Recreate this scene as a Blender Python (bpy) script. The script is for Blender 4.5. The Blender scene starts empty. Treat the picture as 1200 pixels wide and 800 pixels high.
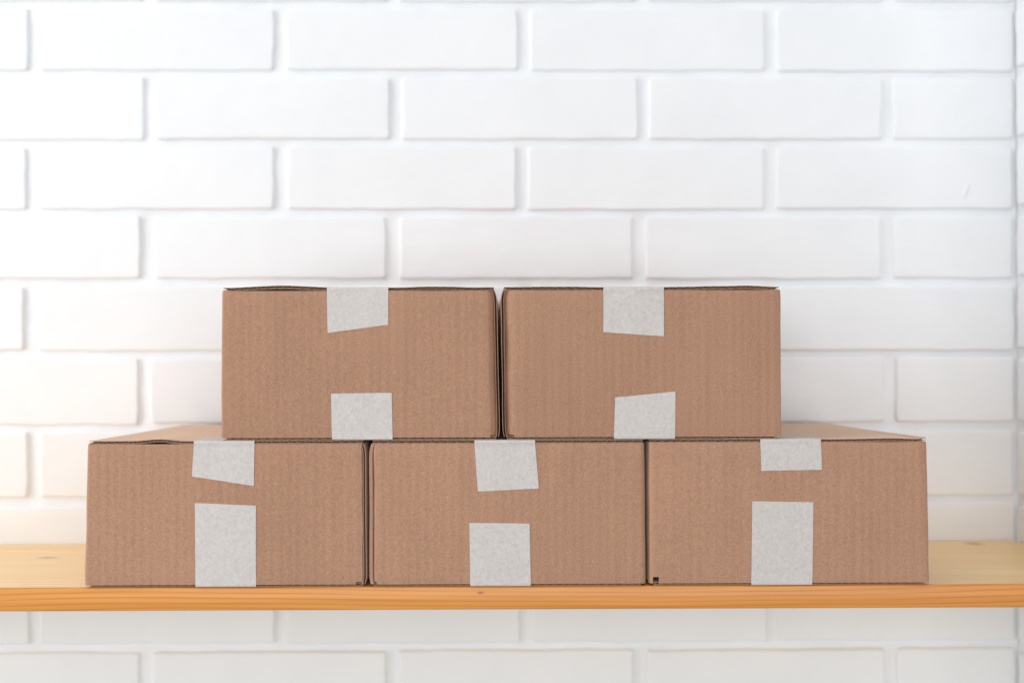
import bpy, math, random
from mathutils import Vector, Matrix, Euler, noise

# ------------------------------------------------------------------ camera, light, exposure
scn = bpy.context.scene
COL = scn.collection
R = math.radians
FPX = 1500.0                     # focal length in pixels of the 1200 px wide photograph
ZW = 1.352                       # camera to brick wall
CAM = Vector((0.0, -ZW, 0.2026)) # shelf top is z = 0, wall face is y = 0
cd = bpy.data.cameras.new('camera')
cam = bpy.data.objects.new('camera', cd)
COL.objects.link(cam)
cd.sensor_width = 36.0
cd.lens = FPX / 1200.0 * 36.0
cd.clip_start = 0.01
cd.clip_end = 50.0
cam.location = CAM
cam.rotation_euler = Euler((math.pi / 2 + 10.0 / FPX, R(0.11), -0.0105), 'XYZ')
cd.dof.use_dof = True
cd.dof.focus_distance = 1.108
cd.dof.aperture_fstop = 2.9
scn.camera = cam

w = bpy.data.worlds.new('World')
scn.world = w
w.use_nodes = True
bg = w.node_tree.nodes['Background']
bg.inputs[0].default_value = (0.98, 0.99, 1.0, 1)
bg.inputs[1].default_value = 0.46


def area(name, loc, target, sx, sy, power, color):
    ld = bpy.data.lights.new(name, 'AREA')
    ld.shape = 'RECTANGLE'
    ld.size, ld.size_y = sx, sy
    ld.energy = power
    ld.color = color
    o = bpy.data.objects.new(name, ld)
    COL.objects.link(o)
    o.location = loc
    o.rotation_euler = (Vector(target) - Vector(loc)).to_track_quat('-Z', 'Y').to_euler()
    return o


area('window_light', (-1.85, -1.0, 0.42), (0.0, -0.2, 0.15), 1.3, 2.4, 29.0, (0.975, 0.988, 1.0))
area('front_fill_light', (0.25, -3.3, 0.30), (0.0, 0.0, 0.2), 2.6, 1.6, 39.0, (0.985, 0.99, 1.0))  # unseen fill added behind the camera, lifts shade beside boxes and under shelf
area('ceiling_light', (-0.5, -0.8, 2.2), (-0.1, -0.2, 0.0), 1.5, 1.5, 11.0, (0.98, 0.99, 1.0))

scn.view_settings.view_transform = 'Standard'
scn.view_settings.look = 'None'
scn.view_settings.exposure = -0.06
scn.view_settings.gamma = 1.0
scn.view_settings.use_curve_mapping = False
scn.render.engine = 'CYCLES'
scn.cycles.use_denoising = True
scn.cycles.max_bounces = 10
scn.cycles.diffuse_bounces = 6

CM = Matrix.Translation(CAM) @ cam.rotation_euler.to_matrix().to_4x4()


def at(px, py, Y):
    """photo pixel (1200 x 800) -> world point on the plane y = Y"""
    d = CM.to_3x3() @ Vector(((px - 600.0) / FPX, (400.0 - py) / FPX, -1.0))
    t = (Y - CAM.y) / d.y
    return CAM + d * t


# ------------------------------------------------------------------ object helpers
def empty(name, loc, label, cat, group=None):
    o = bpy.data.objects.new(name, None)
    COL.objects.link(o)
    o.location = loc
    o.empty_display_size = 0.02
    tag(o, label, cat, group)
    return o


def tag(o, label, cat, group=None):
    o['label'] = label
    o['category'] = cat
    if group:
        o['group'] = group


def make(name, verts, faces, mat, parent=None, smooth=True, angle=35):
    me = bpy.data.meshes.new(name)
    me.from_pydata([tuple(v) for v in verts], [], faces)
    me.update()
    o = bpy.data.objects.new(name, me)
    COL.objects.link(o)
    if mat:
        me.materials.append(mat)
    if parent:
        o.parent = parent
    if smooth:
        me.shade_smooth()
        try:
            me.set_sharp_from_angle(angle=R(angle))
        except Exception:
            pass
    return o


class MB:
    def __init__(self):
        self.v, self.f = [], []

    def box(self, a, b, fn=None):
        n = len(self.v)
        for x in (a[0], b[0]):
            for y in (a[1], b[1]):
                for z in (a[2], b[2]):
                    self.v.append(Vector((x, y, z)))
        for q in ((0, 1, 3, 2), (4, 6, 7, 5), (0, 4, 5, 1), (2, 3, 7, 6), (0, 2, 6, 4), (1, 5, 7, 3)):
            self.f.append(tuple(n + i for i in q))

    def shell(self, outer, inner, mask=None):
        """two matching point grids [i][j] closed into a solid; mask[i][j] says which cells are solid"""
        ni, nj = len(outer), len(outer[0])
        n = len(self.v)
        for g in (outer, inner):
            for row in g:
                self.v.extend(row)
        O = lambda i, j: n + i * nj + j
        I = lambda i, j: n + ni * nj + i * nj + j
        m = lambda i, j: 0 <= i < ni - 1 and 0 <= j < nj - 1 and (mask is None or mask[i][j])
        for i in range(ni - 1):
            for j in range(nj - 1):
                if not m(i, j):
                    continue
                self.f.append((O(i, j), O(i + 1, j), O(i + 1, j + 1), O(i, j + 1)))
                self.f.append((I(i, j), I(i, j + 1), I(i + 1, j + 1), I(i + 1, j)))
                for (di, dj, p, q) in ((-1, 0, (i, j), (i, j + 1)), (1, 0, (i + 1, j + 1), (i + 1, j)),
                                       (0, -1, (i + 1, j), (i, j)), (0, 1, (i, j + 1), (i + 1, j + 1))):
                    if not m(i + di, j + dj):
                        self.f.append((O(*p), O(*q), I(*q), I(*p)))

    def build(self, name, mat, parent=None, smooth=True, angle=35):
        return make(name, self.v, self.f, mat, parent, smooth, angle)


def clamp(x, a=0.0, b=1.0):
    return max(a, min(b, x))


def sm(a, b, x):
    t = clamp((x - a) / (b - a))
    return t * t * (3 - 2 * t)


# ------------------------------------------------------------------ materials
def mat_new(name):
    m = bpy.data.materials.new(name)
    m.use_nodes = True
    nt = m.node_tree
    b = nt.nodes['Principled BSDF']
    return m, nt, b


def N(nt, t, **kw):
    n = nt.nodes.new(t)
    for k, v in kw.items():
        if k.startswith('i_'):
            n.inputs[k[2:].replace('_', ' ')].default_value = v
        else:
            setattr(n, k, v)
    return n


def L(nt, a, b):
    nt.links.new(a, b)


def mapped(nt, scale, offset_random=False):
    tc = N(nt, 'ShaderNodeTexCoord')
    mp = N(nt, 'ShaderNodeMapping')
    mp.inputs['Scale'].default_value = scale
    if offset_random:
        oi = N(nt, 'ShaderNodeObjectInfo')
        mu = N(nt, 'ShaderNodeMath', operation='MULTIPLY')
        mu.inputs[1].default_value = 37.0
        L(nt, oi.outputs['Random'], mu.inputs[0])
        L(nt, mu.outputs[0], mp.inputs['Location'])
    L(nt, tc.outputs['Object'], mp.inputs['Vector'])
    return mp


def ramp(nt, src, stops):
    r = N(nt, 'ShaderNodeValToRGB')
    el = r.color_ramp.elements
    el[0].position, el[0].color = stops[0][0], (*stops[0][1], 1)
    el[1].position, el[1].color = stops[-1][0], (*stops[-1][1], 1)
    for p, c in stops[1:-1]:
        e = el.new(p)
        e.color = (*c, 1)
    L(nt, src, r.inputs[0])
    return r


def mixc(nt, fac, a, b, blend='MIX'):
    m = N(nt, 'ShaderNodeMix', data_type='RGBA', blend_type=blend)
    if isinstance(fac, (int, float)):
        m.inputs[0].default_value = fac
    else:
        L(nt, fac, m.inputs[0])
    for s, k in ((a, 6), (b, 7)):
        if isinstance(s, tuple):
            m.inputs[k].default_value = (*s, 1)
        else:
            L(nt, s, m.inputs[k])
    return m.outputs[2]


def wall_paint():
    m, nt, b = mat_new('white_wall_paint')
    mp = mapped(nt, (1, 1, 1), True)
    n1 = N(nt, 'ShaderNodeTexNoise', i_Scale=9.0, i_Detail=3.0)
    n2 = N(nt, 'ShaderNodeTexNoise', i_Scale=85.0, i_Detail=5.0, i_Roughness=0.6)
    L(nt, mp.outputs[0], n1.inputs['Vector'])
    mp2 = mapped(nt, (0.35, 1.0, 1.4), True)
    L(nt, mp2.outputs[0], n2.inputs['Vector'])
    c = ramp(nt, n1.outputs[0], [(0.3, (0.825, 0.845, 0.865)), (0.7, (0.865, 0.882, 0.90))])
    L(nt, c.outputs[0], b.inputs['Base Color'])
    b.inputs['Roughness'].default_value = 0.5
    b.inputs['Specular IOR Level'].default_value = 0.35
    n3 = N(nt, 'ShaderNodeTexNoise', i_Scale=420.0, i_Detail=2.0)
    L(nt, mp.outputs[0], n3.inputs['Vector'])
    ad = N(nt, 'ShaderNodeMath', operation='MULTIPLY_ADD')
    L(nt, n3.outputs[0], ad.inputs[0])
    ad.inputs[1].default_value = 0.22
    L(nt, n2.outputs[0], ad.inputs[2])
    bu = N(nt, 'ShaderNodeBump', i_Strength=0.45, i_Distance=0.0012)
    L(nt, ad.outputs[0], bu.inputs['Height'])
    L(nt, bu.outputs[0], b.inputs['Normal'])
    return m


def kraft(name, axis, dark=1.0):
    """kraft liner: pulp flecks, faint washboard of the flutes under it (ribs vary along the given axis)"""
    m, nt, b = mat_new(name)
    mp = mapped(nt, (1, 1, 1), True)
    # broad tone drift
    n0 = N(nt, 'ShaderNodeTexNoise', i_Scale=7.0, i_Detail=3.0)
    L(nt, mp.outputs[0], n0.inputs['Vector'])
    # pulp grain
    n1 = N(nt, 'ShaderNodeTexNoise', i_Scale=640.0, i_Detail=5.0, i_Roughness=0.7)
    L(nt, mp.outputs[0], n1.inputs['Vector'])
    # streaks along the flutes
    sc = (170.0, 170.0, 6.0) if axis != 'y_top' else (170.0, 6.0, 170.0)
    mps = mapped(nt, sc, True)
    n2 = N(nt, 'ShaderNodeTexNoise', i_Scale=1.0, i_Detail=3.0)
    L(nt, mps.outputs[0], n2.inputs['Vector'])
    c0 = ramp(nt, n1.outputs[0], [(0.28, (0.310 * dark, 0.166 * dark, 0.101 * dark)),
                                  (0.5, (0.402 * dark, 0.220 * dark, 0.138 * dark)),
                                  (0.74, (0.485 * dark, 0.277 * dark, 0.181 * dark))])
    st = ramp(nt, n2.outputs[0], [(0.3, (0.965, 0.96, 0.955)), (0.7, (1.03, 1.03, 1.03))])
    c1 = mixc(nt, 1.0, c0.outputs[0], st.outputs[0], 'MULTIPLY')
    dr = ramp(nt, n0.outputs[0], [(0.3, (0.99, 0.98, 0.97)), (0.7, (1.10, 1.10, 1.10))])
    c2 = mixc(nt, 1.0, c1, dr.outputs[0], 'MULTIPLY')
    # dark pulp specks
    vo = N(nt, 'ShaderNodeTexVoronoi', i_Scale=150.0)
    L(nt, mp.outputs[0], vo.inputs['Vector'])
    vs = ramp(nt, vo.outputs['Distance'], [(0.06, (1, 1, 1)), (0.11, (0, 0, 0))])
    wn = N(nt, 'ShaderNodeMath', operation='GREATER_THAN')
    sep = N(nt, 'ShaderNodeSeparateColor')
    L(nt, vo.outputs['Color'], sep.inputs[0])
    L(nt, sep.outputs[0], wn.inputs[0])
    wn.inputs[1].default_value = 0.86
    mu = N(nt, 'ShaderNodeMath', operation='MULTIPLY')
    L(nt, vs.outputs[0], mu.inputs[0])
    L(nt, wn.outputs[0], mu.inputs[1])
    mu2 = N(nt, 'ShaderNodeMath', operation='MULTIPLY')
    L(nt, mu.outputs[0], mu2.inputs[0])
    mu2.inputs[1].default_value = 0.55
    c3 = mixc(nt, mu2.outputs[0], c2, (0.13 * dark, 0.065 * dark, 0.04 * dark))
    pl = N(nt, 'ShaderNodeMath', operation='LESS_THAN')
    L(nt, sep.outputs[1], pl.inputs[0])
    pl.inputs[1].default_value = 0.05
    pm = N(nt, 'ShaderNodeMath', operation='MULTIPLY')
    L(nt, vs.outputs[0], pm.inputs[0])
    L(nt, pl.outputs[0], pm.inputs[1])
    pm2 = N(nt, 'ShaderNodeMath', operation='MULTIPLY')
    L(nt, pm.outputs[0], pm2.inputs[0])
    pm2.inputs[1].default_value = 0.45
    c3 = mixc(nt, pm2.outputs[0], c3, (0.66 * dark, 0.50 * dark, 0.38 * dark))
    # per board tone
    oi = N(nt, 'ShaderNodeObjectInfo')
    tr = ramp(nt, oi.outputs['Random'], [(0.0, (0.96, 0.955, 0.95)), (1.0, (1.04, 1.045, 1.05))])
    c4 = mixc(nt, 1.0, c3, tr.outputs[0], 'MULTIPLY')
    L(nt, c4, b.inputs['Base Color'])
    b.inputs['Roughness'].default_value = 0.62
    b.inputs['Specular IOR Level'].default_value = 0.3
    b.inputs['Sheen Weight'].default_value = 0.6
    b.inputs['Sheen Roughness'].default_value = 0.45
    b.inputs['Sheen Tint'].default_value = (1.0, 0.80, 0.62, 1)
    # washboard + grain relief
    tc = N(nt, 'ShaderNodeTexCoord')
    sx = N(nt, 'ShaderNodeSeparateXYZ')
    L(nt, tc.outputs['Object'], sx.inputs[0])
    ml = N(nt, 'ShaderNodeMath', operation='MULTIPLY')
    L(nt, sx.outputs['Y' if axis == 'y' else 'X'], ml.inputs[0])
    ml.inputs[1].default_value = 2 * math.pi / 0.0074
    sn = N(nt, 'ShaderNodeMath', operation='SINE')
    L(nt, ml.outputs[0], sn.inputs[0])
    b1 = N(nt, 'ShaderNodeBump', i_Strength=0.42, i_Distance=0.00016)
    L(nt, sn.outputs[0], b1.inputs['Height'])
    b2 = N(nt, 'ShaderNodeBump', i_Strength=0.35, i_Distance=0.0002)
    L(nt, n1.outputs[0], b2.inputs['Height'])
    L(nt, b1.outputs[0], b2.inputs['Normal'])
    b3 = N(nt, 'ShaderNodeBump', i_Strength=0.3, i_Distance=0.0002)
    L(nt, n2.outputs[0], b3.inputs['Height'])
    L(nt, b2.outputs[0], b3.inputs['Normal'])
    L(nt, b3.outputs[0], b.inputs['Normal'])
    return m


def tape_mat():
    m, nt, b = mat_new('paper_tape')
    mp = mapped(nt, (1, 1, 1), True)
    n1 = N(nt, 'ShaderNodeTexNoise', i_Scale=300.0, i_Detail=6.0, i_Roughness=0.75)
    L(nt, mp.outputs[0], n1.inputs['Vector'])
    mp2 = mapped(nt, (1.0, 1.0, 0.45), True)
    n2 = N(nt, 'ShaderNodeTexNoise', i_Scale=900.0, i_Detail=2.0)
    L(nt, mp2.outputs[0], n2.inputs['Vector'])
    c = ramp(nt, n1.outputs[0], [(0.25, (0.52, 0.468, 0.425)), (0.48, (0.60, 0.560, 0.530)), (0.75, (0.665, 0.642, 0.622))])
    f = ramp(nt, n2.outputs[0], [(0.3, (0.95, 0.95, 0.95)), (0.7, (1.05, 1.05, 1.05))])
    L(nt, mixc(nt, 1.0, c.outputs[0], f.outputs[0], 'MULTIPLY'), b.inputs['Base Color'])
    b.inputs['Roughness'].default_value = 0.75
    b.inputs['Specular IOR Level'].default_value = 0.25
    bu = N(nt, 'ShaderNodeBump', i_Strength=0.35, i_Distance=0.0002)
    L(nt, n1.outputs[0], bu.inputs['Height'])
    bu2 = N(nt, 'ShaderNodeBump', i_Strength=0.3, i_Distance=0.0001)
    L(nt, n2.outputs[0], bu2.inputs['Height'])
    L(nt, bu.outputs[0], bu2.inputs['Normal'])
    L(nt, bu2.outputs[0], b.inputs['Normal'])
    return m


def pine(name, lo, hi, coat):
    m, nt, b = mat_new(name)
    tc = N(nt, 'ShaderNodeTexCoord')
    # growth rings: distance from a far heart line, wobbling slowly along the board
    mpw = N(nt, 'ShaderNodeMapping')
    mpw.inputs['Scale'].default_value = (1.3, 7.0, 7.0)
    L(nt, tc.outputs['Object'], mpw.inputs['Vector'])
    nw = N(nt, 'ShaderNodeTexNoise', i_Scale=1.0, i_Detail=2.0)
    L(nt, mpw.outputs[0], nw.inputs['Vector'])
    sx = N(nt, 'ShaderNodeSeparateXYZ')
    L(nt, tc.outputs['Object'], sx.inputs[0])
    ay = N(nt, 'ShaderNodeMath', operation='MULTIPLY_ADD')
    L(nt, sx.outputs['Z'], ay.inputs[0])
    ay.inputs[1].default_value = 2.3
    L(nt, sx.outputs['Y'], ay.inputs[2])
    aw = N(nt, 'ShaderNodeMath', operation='MULTIPLY_ADD')
    L(nt, nw.outputs[0], aw.inputs[0])
    aw.inputs[1].default_value = 0.11
    L(nt, ay.outputs[0], aw.inputs[2])
    fr = N(nt, 'ShaderNodeMath', operation='MULTIPLY')
    L(nt, aw.outputs[0], fr.inputs[0])
    fr.inputs[1].default_value = 2 * math.pi / 0.0105
    sn = N(nt, 'ShaderNodeMath', operation='SINE')
    L(nt, fr.outputs[0], sn.inputs[0])
    rg = ramp(nt, sn.outputs[0], [(0.1, (0, 0, 0)), (0.6, (0.2, 0.2, 0.2)), (0.95, (0.55, 0.55, 0.55))])
    # fibres
    mpf = N(nt, 'ShaderNodeMapping')
    mpf.inputs['Scale'].default_value = (5.0, 330.0, 330.0)
    L(nt, tc.outputs['Object'], mpf.inputs['Vector'])
    nf = N(nt, 'ShaderNodeTexNoise', i_Scale=1.0, i_Detail=4.0)
    L(nt, mpf.outputs[0], nf.inputs['Vector'])
    # broad tone
    mpb = N(nt, 'ShaderNodeMapping')
    mpb.inputs['Scale'].default_value = (2.2, 14.0, 14.0)
    L(nt, tc.outputs['Object'], mpb.inputs['Vector'])
    nb = N(nt, 'ShaderNodeTexNoise', i_Scale=1.0, i_Detail=2.0)
    L(nt, mpb.outputs[0], nb.inputs['Vector'])
    base = ramp(nt, nb.outputs[0], [(0.3, lo), (0.7, hi)])
    late = mixc(nt, 1.0, base.outputs[0], (0.74, 0.60, 0.46), 'MULTIPLY')
    c1 = mixc(nt, rg.outputs[0], base.outputs[0], late)
    ff = ramp(nt, nf.outputs[0], [(0.28, (0.84, 0.79, 0.73)), (0.72, (1.08, 1.09, 1.10))])
    c2 = mixc(nt, 1.0, c1, ff.outputs[0], 'MULTIPLY')
    # a few small knots
    col = c2
    for kx, ky, kz, rx, ry in KNOTS:
        mk = N(nt, 'ShaderNodeMapping')
        mk.vector_type = 'POINT'
        mk.inputs['Location'].default_value = (-kx / rx, -ky / ry, -kz / ry)
        mk.inputs['Scale'].default_value = (1 / rx, 1 / ry, 1 / ry)
        L(nt, tc.outputs['Object'], mk.inputs['Vector'])
        ln = N(nt, 'ShaderNodeVectorMath', operation='LENGTH')
        L(nt, mk.outputs[0], ln.inputs[0])
        kr = ramp(nt, ln.outputs['Value'], [(0.25, (0.8, 0.8, 0.8)), (1.0, (0, 0, 0))])
        col = mixc(nt, kr.outputs[0], col, (0.20, 0.085, 0.03))
    L(nt, col, b.inputs['Base Color'])
    b.inputs['Coat Weight'].default_value = coat
    b.inputs['Coat Roughness'].default_value = 0.22
    b.inputs['Roughness'].default_value = 0.4
    b.inputs['Specular IOR Level'].default_value = 0.5
    bu = N(nt, 'ShaderNodeBump', i_Strength=0.25, i_Distance=0.0002)
    L(nt, nf.outputs[0], bu.inputs['Height'])
    L(nt, bu.outputs[0], b.inputs['Normal'])
    return m


# ------------------------------------------------------------------ the brick walls
PAINT = wall_paint()
rnd = random.Random(4)
JY = [-324, -241, -158, -75, 6, 87, 168, 249.5, 331, 415, 500, 586, 671, 757, 842, 926, 1011, 1096, 1181]     # bed joints, photo rows
JX = {1: (40, 327, 615, 903), 0: (173, 462, 751, 1041)}
OVR = {3: (175, 464, 754, 1040), 4: (38, 329, 612, 902), 5: (173, 460, 750, 1040), 6: (36, 326, 614, 902),
       7: (169, 459, 748, 1043), 11: (171, 460, 750, 1045), 10: (40, 328, 617, 906)}
OVR = {k + 2: v for k, v in OVR.items()}
# the bond of each course: joints near 40 + 288 k, or shifted by half a brick
BOND = {r: 1 - r % 2 for r in range(len(JY))}
PX = 0.260 / 288.5
GAP = 0.0105
XC = at(1189, 400, 0).x           # the inner corner with the side wall
ZJ = [at(600, y, 0).z for y in JY]


def brick_mesh(W, H, D, seed, drip=None):
    """one painted brick: soft arris, uneven edges; local x along the wall, -y outwards, centred"""
    e = 0.0024
    xs = [-W / 2, -W / 2 + e * 0.13, -W / 2 + e * 0.38, -W / 2 + e]
    nx = max(4, int(W / 0.0065))
    xs += [-W / 2 + e * 1.35]
    xs += [-W / 2 + e + (W - 2 * e) * k / nx for k in range(1, nx)]
    xs += [W / 2 - e * 1.35]
    xs += [W / 2 - e, W / 2 - e * 0.38, W / 2 - e * 0.13, W / 2]
    zs = [-H / 2, -H / 2 + e * 0.13, -H / 2 + e * 0.38, -H / 2 + e]
    nz = 9
    zs += [-H / 2 + e * 1.35]
    zs += [-H / 2 + e + (H - 2 * e) * k / nz for k in range(1, nz)]
    zs += [H / 2 - e * 1.35]
    zs += [H / 2 - e, H / 2 - e * 0.38, H / 2 - e * 0.13, H / 2]
    s = seed * 7.31
    mb = MB()
    g = []
    rad = [0.7 + 0.8 * noise.noise((s, k * 2.7, 9)) for k in range(4)]

    def prof(d, rr):
        t = clamp(d / (e * (1.0 + 0.5 * rr)))
        return 1 - math.sqrt(max(0, 1 - (1 - t) ** 2))
    for x in xs:
        row = []
        for z in zs:
            dx, dz = min(x + W / 2, W / 2 - x), min(z + H / 2, H / 2 - z)
            back = max(prof(dx, 0.9 * noise.noise((s + 3, z * 40, x * 12))), prof(dz, 0.9 * noise.noise((s + 8, z * 12, x * 30))))
            fx, fz = sm(0.02, 0.0, dx), sm(0.02, 0.0, dz)
            sx, sz = math.copysign(1, x), math.copysign(1, z)
            ox = fx * (0.0013 * noise.noise((s, z * 38, 3 + sx)) + 0.0006 * noise.noise((s, z * 130, 7 + sx)))
            oz = fz * (0.0011 * noise.noise((s + 5, x * 22, 3 + sz)) + 0.0006 * noise.noise((s + 5, x * 110, 7 + sz)))
            ox -= sx * fx * 0.0011 * clamp(1 - dz / 0.005) ** 2
            oz -= sz * fz * 0.0010 * clamp(1 - dx / 0.006) ** 2
            y = -D + back * 0.0052 + 0.0008 * noise.noise((s, x * 11, z * 18)) + 0.00035 * noise.noise((s, x * 55, z * 55))
            row.append(Vector((x + ox, y, z + oz)))
        g.append(row)
    inner = [[Vector((p.x, 0.0, p.z)) for p in row] for row in g]
    mb.shell(g, inner)
    return mb


def brick(parent, cx, cz, W, H, seed, face=0.0, rot=0.0, tilt=0.0):
    mb = brick_mesh(W, H, 0.012, seed)
    o = mb.build('brick', PAINT, parent, True, 60)
    if rot == 0.0:
        o.location = (cx, 0.012 + face, cz)
    else:
        o.location = (0.012, cx, cz)
    o.rotation_euler = (tilt, 0, rot)
    return o


def mortar(name, a, b, parent, rot=0.0):
    """painted mortar bed, uneven, set back behind the brick faces; a, b = (along, z)"""
    nx, nz = int((b[0] - a[0]) / 0.005), int((b[1] - a[1]) / 0.005)
    V, F = [], []
    for i in range(nx + 1):
        for j in range(nz + 1):
            x, z = a[0] + (b[0] - a[0]) * i / nx, a[1] + (b[1] - a[1]) * j / nz
            d = 0.0016 * noise.noise((x * 22, z * 30, 3)) + 0.0008 * noise.noise((x * 80, z * 80, 7))
            V.append((x, 0.0048 + d, z) if rot == 0.0 else (0.0048 + d, x, z))
    for i in range(nx):
        for j in range(nz):
            q = [i * (nz + 1) + j, (i + 1) * (nz + 1) + j, (i + 1) * (nz + 1) + j + 1, i * (nz + 1) + j + 1]
            F.append(tuple(q) if rot == 0.0 else tuple(reversed(q)))
    return make(name, V, F, PAINT, parent)


wall = empty('brick_wall', (0, 0, 0), 'white painted brick wall behind the stacked cardboard boxes', 'wall')
XL = -1.25
mortar('mortar', (XL, ZJ[-1]), (XC + 0.004, ZJ[0]), wall)
seed = 0
for r in range(len(JY) - 1):
    z1, z0 = ZJ[r], ZJ[r + 1]
    ymid = 0.5 * (JY[r] + JY[r + 1])
    px = list(OVR.get(r, JX[1] if BOND[r] else JX[0]))
    xs = [at(p, ymid, 0).x for p in px]
    while xs[0] - 0.260 > XL:
        xs.insert(0, xs[0] - 0.260 + rnd.uniform(-0.002, 0.002))
    xs.insert(0, XL)
    xs.append(XC + 0.0065)
    for k in range(len(xs) - 1):
        seed += 1
        gl = GAP + 0.0012 + rnd.uniform(-0.002, 0.0025)
        gh = GAP - 0.0034 + rnd.uniform(-0.0015, 0.001)
        W = xs[k + 1] - xs[k] - gl
        if W < 0.02:
            continue
        o = brick(wall, 0.5 * (xs[k] + xs[k + 1]), 0.5 * (z0 + z1) + rnd.uniform(-0.0006, 0.0006), W, z1 - z0 - gh, seed,
                  face=rnd.uniform(-0.0007, 0.0009), tilt=rnd.uniform(-0.004, 0.004))

# a run of dried paint on one brick near the corner
pd = at(1132, 222, 0)
host = min((o for o in wall.children if o.name.startswith('brick')), key=lambda o: (o.location.x - pd.x) ** 2 + 9 * (o.location.z - pd.z) ** 2)
V, F = [], []
for i in range(9):
    t = i / 8
    r_ = 0.0016 * math.sqrt(max(0.02, 1 - (2 * t - 1) ** 2)) * (0.7 + 0.6 * (1 - t))
    for j in range(8):
        a_ = 2 * math.pi * j / 8
        V.append((r_ * math.cos(a_) + 0.0075 * (t - 0.5), 1.0 * r_ * math.sin(a_), 0.019 * (t - 0.5)))
for i in range(8):
    for j in range(8):
        F.append((i * 8 + j, i * 8 + (j + 1) % 8, (i + 1) * 8 + (j + 1) % 8, (i + 1) * 8 + j))
dr_ = make('paint_drip', V, F, PAINT, host)
dr_.location = (pd.x - host.location.x, -0.0122, pd.z - host.location.z)

side = empty('brick_wall', (XC, 0, 0), 'white painted brick side wall just visible at the right edge', 'wall')
YS = -0.29
mortar('mortar', (YS, ZJ[-1]), (0.004, ZJ[0]), side, 1.0)
for r in range(len(JY) - 1):
    z1, z0 = ZJ[r], ZJ[r + 1]
    ys = [0.0]
    y = -0.120 if r % 2 else -0.250
    while y > YS:
        ys.append(y)
        y -= 0.260
    ys.append(YS)
    for k in range(len(ys) - 1):
        Wd = ys[k] - ys[k + 1] - GAP
        if Wd < 0.03:
            continue
        seed += 1
        brick(side, 0.5 * (ys[k] + ys[k + 1]), 0.5 * (z0 + z1), Wd, z1 - z0 - GAP, seed, rot=-math.pi / 2)

# ------------------------------------------------------------------ the shelf
YF = at(600, 686.5, -0.2).y
d_ = CM.to_3x3() @ Vector((0, (400 - 686.5) / FPX, -1.0))
YF = CAM.y + d_.y * (CAM.z / -d_.z)              # where the shelf's front edge lies on z = 0
SH = 0.0200
k1 = at(1141, 641, -0.02)
k2 = at(563, 694, YF)
KNOTS = [(k1.x, -0.022, 0.0, 0.012, 0.012), (k2.x, YF, k2.z, 0.004, 0.0016), (at(52, 655, -0.1).x, -0.09, 0, 0.014, 0.006)]
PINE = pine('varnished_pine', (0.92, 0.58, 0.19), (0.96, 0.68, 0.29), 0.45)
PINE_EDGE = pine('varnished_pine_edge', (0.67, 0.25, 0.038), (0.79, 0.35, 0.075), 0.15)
SX0, SX1 = -1.15, XC - 0.0015


def extrude_x(name, prof, mat, parent):
    V, F = [], []
    n = 60
    for i in range(n + 1):
        x = SX0 + (SX1 - SX0) * i / n
        for (y, z) in prof:
            V.append((x, y, z))
    m = len(prof)
    for i in range(n):
        for j in range(m):
            F.append((i * m + j, i * m + (j + 1) % m, (i + 1) * m + (j + 1) % m, (i + 1) * m + j))
    F.append(tuple(range(m - 1, -1, -1)))
    F.append(tuple(n * m + j for j in range(m)))
    return make(name, V, F, mat, parent, True, 50)


rr = 0.0014
shelf = empty('wall_shelf', (0, 0, 0), 'long varnished pine shelf carrying the cardboard boxes', 'shelf')
extrude_x('board', [(-0.0008, 0.0), (YF + 0.004, 0.0), (YF + 0.004, -SH), (-0.0008, -SH)], PINE, shelf)
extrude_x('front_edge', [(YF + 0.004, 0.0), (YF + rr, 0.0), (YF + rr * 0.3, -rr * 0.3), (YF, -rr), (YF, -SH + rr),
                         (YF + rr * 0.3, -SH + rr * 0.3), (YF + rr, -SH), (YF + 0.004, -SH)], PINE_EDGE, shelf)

# ------------------------------------------------------------------ the boxes
K_FRONT = kraft('kraft_liner_front', 'x')
K_SIDE = kraft('kraft_liner_side', 'y')
K_TOP = kraft('kraft_liner_top', 'y_top')
K_RAW = kraft('kraft_raw_edge', 'x', 0.80)
TAPE = tape_mat()
TH = 0.0026                       # board thickness
LT = 0.0004                       # liner thickness
YB = YF - 0.0022                  # front faces of the boxes
DEP = 0.236
PI = math.pi
H1 = at(600, 515.5, YB).z         # top of the lower boxes, under the upper ones
H2 = at(600, 340.4, YB).z         # top of the front panels of the upper boxes


def X(px, py):
    return at(px, py, YB).x


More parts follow.
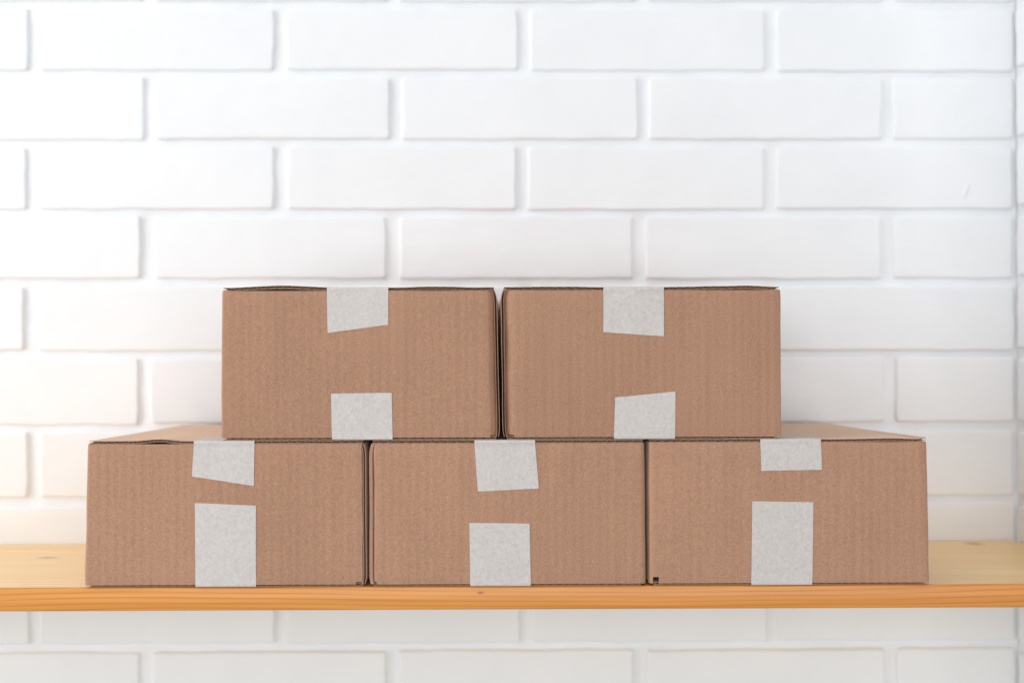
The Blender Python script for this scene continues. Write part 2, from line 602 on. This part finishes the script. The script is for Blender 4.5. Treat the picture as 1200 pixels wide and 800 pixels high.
def corrugated(name, x0, x1, yf, yb, z, parent, zoff, back_l, back_r, side=1):
    """a lid or bottom board: two liners and the flutes between them, open at the front edge.
    zoff(x, depth fraction) lifts it; back_l / back_r shift the rear corners sideways."""
    mb = MB()
    n = 90
    ys = [0.0, 0.02, 0.10, 0.3, 0.6, 1.0]

    def pos(u, t, dz):
        x = (x0 + back_l * t) * (1 - u) + (x1 + back_r * t) * u
        return Vector((x, yf + (yb - yf) * t, z + dz + zoff(x0 * (1 - u) + x1 * u, t)))
    for lo, hi in ((0.0, LT), (TH - LT, TH)):
        o = [[pos(i / n, t, hi) for t in ys] for i in range(n + 1)]
        q = [[pos(i / n, t, lo) for t in ys] for i in range(n + 1)]
        mb.shell(o, q)
    # flutes
    nf = int((x1 - x0) / 0.0074 * 8)
    A = TH / 2 - LT - 0.00012
    ph = rnd.uniform(0, 6)
    o = [[pos(i / nf, t, TH / 2 + A * math.sin(ph + i / 8 * 2 * PI) + 0.00013) for t in (0.0015 / (yb - yf), 0.5, 1.0)] for i in range(nf + 1)]
    q = [[pos(i / nf, t, TH / 2 + A * math.sin(ph + i / 8 * 2 * PI) - 0.00013) for t in (0.0015 / (yb - yf), 0.5, 1.0)] for i in range(nf + 1)]
    mb.shell(o, q)
    return mb.build(name, K_TOP, parent, True, 40)


def box(label, base, ptop, xl, xr, left, right, tapes, lifts, notches, back_l, back_r, sag=0.0, yb=0.0, seed=0, dents=()):
    """base, ptop: z of the box's underside and of its front panel's upper edge;
    xl, xr: ((x at top), (x at bottom)) photo columns of the panel's outer folds;
    left/right: (strip width, how far it bends back, fold radius); tapes: list of pixel quads."""
    xlt, xlb, xrt, xrb = xl[0], xl[1], xr[0], xr[1]
    cx = 0.25 * (xlt + xlb + xrt + xrb)
    root = empty('cardboard_box', (cx, YB + yb, base), label, 'box', 'taped cardboard boxes stacked on the shelf')
    zp0, zp1 = 0.0019, ptop - base          # front panel from .. to, local
    Hh = zp1 - zp0

    def xe(sidei, z):                            # outer fold column at local height z
        t = (z - zp0) / Hh
        a, b_ = (xlb, xlt) if sidei == 0 else (xrb, xrt)
        return a + (b_ - a) * t - cx

    # front panel -------------------------------------------------------
    zl = [zp0 + Hh * k / 22 for k in range(23)]
    ul = []                                      # profile stations
    (ws, bs, rs), (we, be, re) = left, right
    for k in range(4):
        ul.append(('L', k))
    nflat = 46
    for k in range(nflat + 1):
        ul.append(('F', k / nflat))
    for k in range(4):
        ul.append(('R', 3 - k))
    nx_extra = []
    for (sd, nw, nh, inset) in notches:
        zl += [zp0 + nh]
        nx_extra.append((sd, inset, nw))
    zl = sorted(set(zl))
    zl = [z for i, z in enumerate(zl) if i == 0 or z - zl[i - 1] > 0.0004 or z in [zp0 + n[2] for n in notches]]

    def yflat(x, z, u):
        t = (z - zp0) / Hh
        d = 0.0007 * noise.noise((seed * 3.1 + x * 14, z * 12, 2.0)) + 0.00028 * noise.noise((seed + x * 60, z * 22, 5.0))
        d -= sag * math.sin(PI * clamp(u)) * math.sin(PI * clamp(t))
        # pressed-in rim along the upper and lower scores
        d += 0.0007 * (1 - sm(0, 0.006, z - zp0)) + 0.0008 * (1 - sm(0, 0.006, zp1 - z))
        for (dx, dz0, dz1, amp, wid) in dents:
            if dz0 < z + base < dz1:
                d += amp * math.exp(-((x + cx - dx) / wid) ** 2)
        return d

    def station(s, z):
        a, b_ = xe(0, z), xe(1, z)
        wob = 0.0009 * noise.noise((seed * 5 + 1, z * 30, 0)), 0.0009 * noise.noise((seed * 5 + 2, z * 30, 0))
        a += wob[0] * (1 if ws > 0 else 0.5)
        b_ += wob[1] * (1 if we > 0 else 0.5)
        fl0, fl1 = a + max(ws, rs), b_ - max(we, re)
        kind, v = s
        if kind == 'F':
            x = fl0 + (fl1 - fl0) * v
            return Vector((x, yflat(x, z, v), z))
        if kind == 'L':
            e, sg, wd, bb, rr, x1 = a, 1, ws, bs, rs, fl0
        else:
            e, sg, wd, bb, rr, x1 = b_, -1, we, be, re, fl1
        y1 = yflat(x1, z, 0 if kind == 'L' else 1)
        # v = 0 outermost (back along the side), 3 next to the flat
        if wd > 0:
            pts = [(e + sg * 0.0001, y1 + bb + 0.004), (e + sg * 0.0007, y1 + bb + 0.0006), (e + sg * wd * 0.45, y1 + bb * 0.62), (x1 - sg * 0.0008, y1 + bb * 0.10)]
        else:
            pts = [(e, y1 + rr + 0.006), (e, y1 + rr), (e + sg * rr * 0.29, y1 + rr * 0.29), (e + sg * rr * 0.75, y1 + rr * 0.04)]
        return Vector((pts[v][0], pts[v][1], z))

    # extra stations for notches
    stations = list(ul)
    G = [[station(s, z) for z in zl] for s in stations]
    mask = [[True] * (len(zl) - 1) for _ in range(len(stations) - 1)]
    for (sd, nw, nh, inset) in notches:
        ref = xe(0, zp0) if sd == 'L' else xe(1, zp0)
        a, b_ = (ref + inset, ref + inset + nw) if sd == 'L' else (ref - inset - nw, ref - inset)
        ii = [i for i in range(len(stations) - 1) if a - 0.0005 <= 0.5 * (G[i][0].x + G[i + 1][0].x) <= b_ + 0.0005]
        for i in ii:
            for j in range(len(zl) - 1):
                if zl[j + 1] <= zp0 + nh + 1e-6:
                    mask[i][j] = False
    T2 = TH
    inner = []
    for i, row in enumerate(G):
        rr = []
        for j, p in enumerate(row):
            i0, i1 = max(0, i - 1), min(len(G) - 1, i + 1)
            tv = G[i1][j] - G[i0][j]
            nrm = Vector((-tv.y, tv.x, 0))
            nrm.normalize()
            rr.append(p + nrm * T2 * 0.55)
        inner.append(rr)
    mb = MB()
    mb.shell(G, inner, mask)
    fp = mb.build('front_panel', K_FRONT, root, True, 55)

    # side panels: two liners with the opened flute between them ---------
    for sidei, (wd, bb, rr, bk) in enumerate(((ws, bs, rs, back_l), (we, be, re, back_r))):
        sg = 1 if sidei == 0 else -1
        mb = MB()
        y0 = 0.0007 if wd > 0 else rr + 0.0062
        bead = sidei == 0 and seed == 4
        ins = -0.0022 if wd > 0 else 0.0
        zs_ = [0.0022, 0.03, 0.06, 0.09, zp1 - 0.0002]
        zs_ = [zs_[0] + (zs_[-1] - zs_[0]) * k for k in (0, .015, .03, .05, .08, .2, .35, .5, .65, .8, .9, .93, .95, .97, .985, 1)]
        ysd = [y0, y0 + 0.002, y0 + 0.02, 0.08, 0.16, DEP - 0.003]

        def sp(y, z, off):
            t = (y - y0) / (DEP - y0)
            bul = 0.0008 * noise.noise((seed * 9 + sidei, y * 15, z * 22)) * clamp(1.1 - t)
            # the free corners of the board curl in at the top
            curl = 0.0018 * clamp((z - zp1 + 0.011) / 0.011) ** 2.2 * (1 if wd > 0 else 0.25) + 0.0012 * (1 - sm(0, 0.008, z)) * (1 if wd > 0 else 0.2)
            return Vector((xe(sidei, z) + sg * (ins + off + curl) + bk * clamp(t) + bul, y, z))
        for lo, hi in ((0.0, LT), (TH - LT, TH)):
            o = [[sp(y, z, lo) for z in zs_] for y in ysd]
            q = [[sp(y, z, hi) for z in zs_] for y in ysd]
            mb.shell(o, q)
        o = [[sp(y, z, LT) for z in zs_] for y in (ysd if bead else ysd[2:])]
        q = [[sp(y, z, TH - LT) for z in zs_] for y in (ysd if bead else ysd[2:])]
        mb.shell(o, q)
        mb.build('side_panel', K_SIDE, root, True, 40)

    # back panel ----------------------------------------------------------
    mb = MB()
    bx0, bx1 = xe(0, zp0) + back_l + 0.0034, xe(1, zp0) + back_r - 0.0034
    o = [[Vector((bx0 + (bx1 - bx0) * i / 12, DEP - 0.0035 - TH + 0.001 * noise.noise((seed, i * 0.5, j)), 0.003 + (zp1 - 0.003) * j / 4)) for j in range(5)] for i in range(13)]
    q = [[p + Vector((0, TH, 0)) for p in row] for row in o]
    mb.shell(o, q)
    mb.build('back_panel', K_FRONT, root)

    # lid and bottom -------------------------------------------------------
    def lift(x, t):
        h = 0.0
        for (lx, wd, hh) in lifts:
            dd = abs(x + cx - lx) / wd
            if dd < 1:
                h += hh * (0.5 + 0.5 * math.cos(PI * dd))
        return h * (1 - sm(0, 0.55, t)) + 0.00035 * noise.noise((seed + x * 40, t * 3, 1)) * (1 if hmax else 0)
    hmax = len(lifts)
    dl, dr = xe(0, zp1) + (0.0012 if ws <= 0 else 0.0005), xe(1, zp1) - (0.0012 if we <= 0 else 0.0005)
    lid = corrugated('lid', dl, dr, 0.0011, DEP - 0.002, zp1 + 0.0002, root, lift, back_l, back_r)
    dl, dr = xe(0, zp0) + (0.004 if ws <= 0 else 0.001), xe(1, zp0) - (0.004 if we <= 0 else 0.001)
    corrugated('bottom', dl, dr, 0.0021, DEP - 0.002, 0.0001, root, lambda x, t: 0.0, back_l, back_r)

    # tape -------------------------------------------------------------------
    for kind, q4 in tapes:
        (ax, ay), (bx, by), (ex, ey), (fx, fy) = q4      # on the face: outer-left, outer-right, inner-left, inner-right
        P = [at(px, py, YB + yb) - Vector((cx, YB + yb, base)) for px, py in ((ax, ay), (bx, by), (ex, ey), (fx, fy))]
        mb = MB()
        nu = 14
        rows = []
        topz = (zp1 + TH + 0.00055) if kind == 'top' else -0.00012
        for i in range(nu + 1):
            u = i / nu
            e = P[2].lerp(P[3], u)                       # the cut end on the panel
            s = P[0].lerp(P[1], u)                       # at the fold
            row = []
            path = []
            if kind == 'top':
                zt = topz + lift(s.x, 0)
                nv = 8
                z0c = e.z + 0.0003 * noise.noise((seed + u * 25, 4, 1))
                for k in range(nv + 1):
                    t = k / nv
                    z = z0c + (zp1 - 0.0005 - z0c) * t
                    x = e.x + (s.x - e.x) * t
                    y = yflat(x, z, 0.5) - 0.00035
                    path.append((x, y, z))
                x = s.x
                path += [(x, -0.0001, zp1 + 0.0008), (x, 0.0002, zt - 0.0010), (x, 0.0008, zt - 0.0003), (x, 0.0020, zt),
                         (x, 0.010, zt - 0.0003), (x, 0.05, zp1 + TH + 0.0004)]
            else:
                nv = 8
                z0c = e.z + 0.0003 * noise.noise((seed + u * 25, 4, 1))
                for k in range(nv + 1):
                    t = k / nv
                    z = z0c + (zp0 + 0.0004 - z0c) * t
                    x = e.x + (s.x - e.x) * t
                    y = yflat(x, z, 0.5) - 0.00035
                    path.append((x, y, z))
                x = s.x
                path += [(x, -0.0001, zp0 - 0.0010), (x, 0.0002, 0.0006), (x, 0.0007, 0.00015), (x, 0.0018, -0.00005), (x, 0.05, -0.00005)]
            rows.append([Vector(p) for p in path])
        inner = [[p + Vector((0, 0.00015, -0.00002 if kind == 'top' else 0.00002)) for p in r_] for r_ in rows]
        mb.shell(rows, inner)
        mb.build('tape', TAPE, root, True, 70)
    return root


FOLD = (0.0, 0.0, 0.0026)
UB = H1 + 0.0004
LP = H1 - TH - 0.0003             # top of the lower front panels

box('upper left cardboard box, its top tape cut on an upward slant', UB, H2,
    (X(259.5, 341), X(258, 513)), (X(579.2, 338), X(582.6, 512)), FOLD, (0.0062, 0.0030, 0.002),
    [('top', ((383, 341), (455, 340), (384, 390), (455, 380.5))), ('bottom', ((389, 514), (460, 514), (388, 461), (459, 460)))],
    [(X(330, 340), 0.050, 0.0018), (X(510, 340), 0.040, 0.0009)],
    [('R', 0.0050, 0.0018, 0.0010)], 0.004, 0.0019, sag=0.0003, yb=0.0006, seed=1)

box('upper right cardboard box with a dark open left edge, resting on the two right boxes', UB + 0.0001, H2 + 0.0002,
    (X(589.8, 341), X(592.6, 512)), (X(915, 338), X(916, 510)), (0.0080, 0.0030, 0.002), (0.0, 0.0, 0.0018),
    [('top', ((707, 338.5), (778, 338.5), (707, 389), (778, 394))), ('bottom', ((719.5, 512), (791, 511), (721, 465.5), (791.5, 458.5)))],
    [(X(850, 340), 0.05, 0.0008), (X(650, 340), 0.05, 0.0004), (X(885, 340), 0.025, 0.0005)],
    [('L', 0.0045, 0.0020, 0.0014)], -0.0019, -0.006, sag=0.0002, yb=0.0002, seed=2)

box('bottom row cardboard box furthest left, slanted short tape above long tape', 0.0003, LP,
    (X(101.5, 517), X(98, 688)), (X(425, 517), X(426, 687)), FOLD, (0.0018, 0.0014, 0.0014),
    [('top', ((227, 514), (298, 517), (225, 558), (297.5, 569))), ('bottom', ((229, 689), (300, 689), (228.5, 589), (300, 592)))],
    [(X(185, 515), 0.024, 0.0016)],
    [('R', 0.0064, 0.0020, 0.0020)], 0.024, 0.0010, sag=0.0002, yb=0.0010, seed=3)

box('lower middle cardboard box between two others on the shelf, its top tape slightly crooked', 0.0003, LP,
    (X(435.5, 516), X(436, 687)), (X(755.5, 515), X(757, 685)), (0.0040, 0.0028, 0.002), (0.0, 0.0, 0.0032),
    [('top', ((556, 515), (627, 515), (560, 575.5), (631.5, 572))), ('bottom', ((551, 688), (622, 687.5), (550, 612), (620.5, 613)))],
    [], [('L', 0.0030, 0.0022, 0.0016)], -0.0004, 0.0008, sag=0.0002, yb=0.0002, seed=4,
    dents=[(X(548, 540), at(548, 570, YB).z, 0.2, 0.0006, 0.004), (X(640, 540), at(640, 560, YB).z, 0.2, 0.0007, 0.005)])

box('bottom row cardboard box furthest right, wide short tape above long tape', 0.0003, LP + 0.0003,
    (X(760, 515), X(761, 686)), (X(1087.5, 511), X(1091, 684)), (0.0, 0.0, 0.0032), (0.0, 0.0, 0.0040),
    [('top', ((891, 513.5), (962, 512.5), (892, 551.5), (963, 550))), ('bottom', ((880.5, 688), (952, 688), (881.5, 587), (953, 588)))],
    [(X(1084, 510), 0.005, 0.0016), (X(1040, 510), 0.03, 0.0005)], [('L', 0.0036, 0.0056, 0.0034)], -0.0008, -0.026, sag=0.0002, yb=0.0004, seed=5)
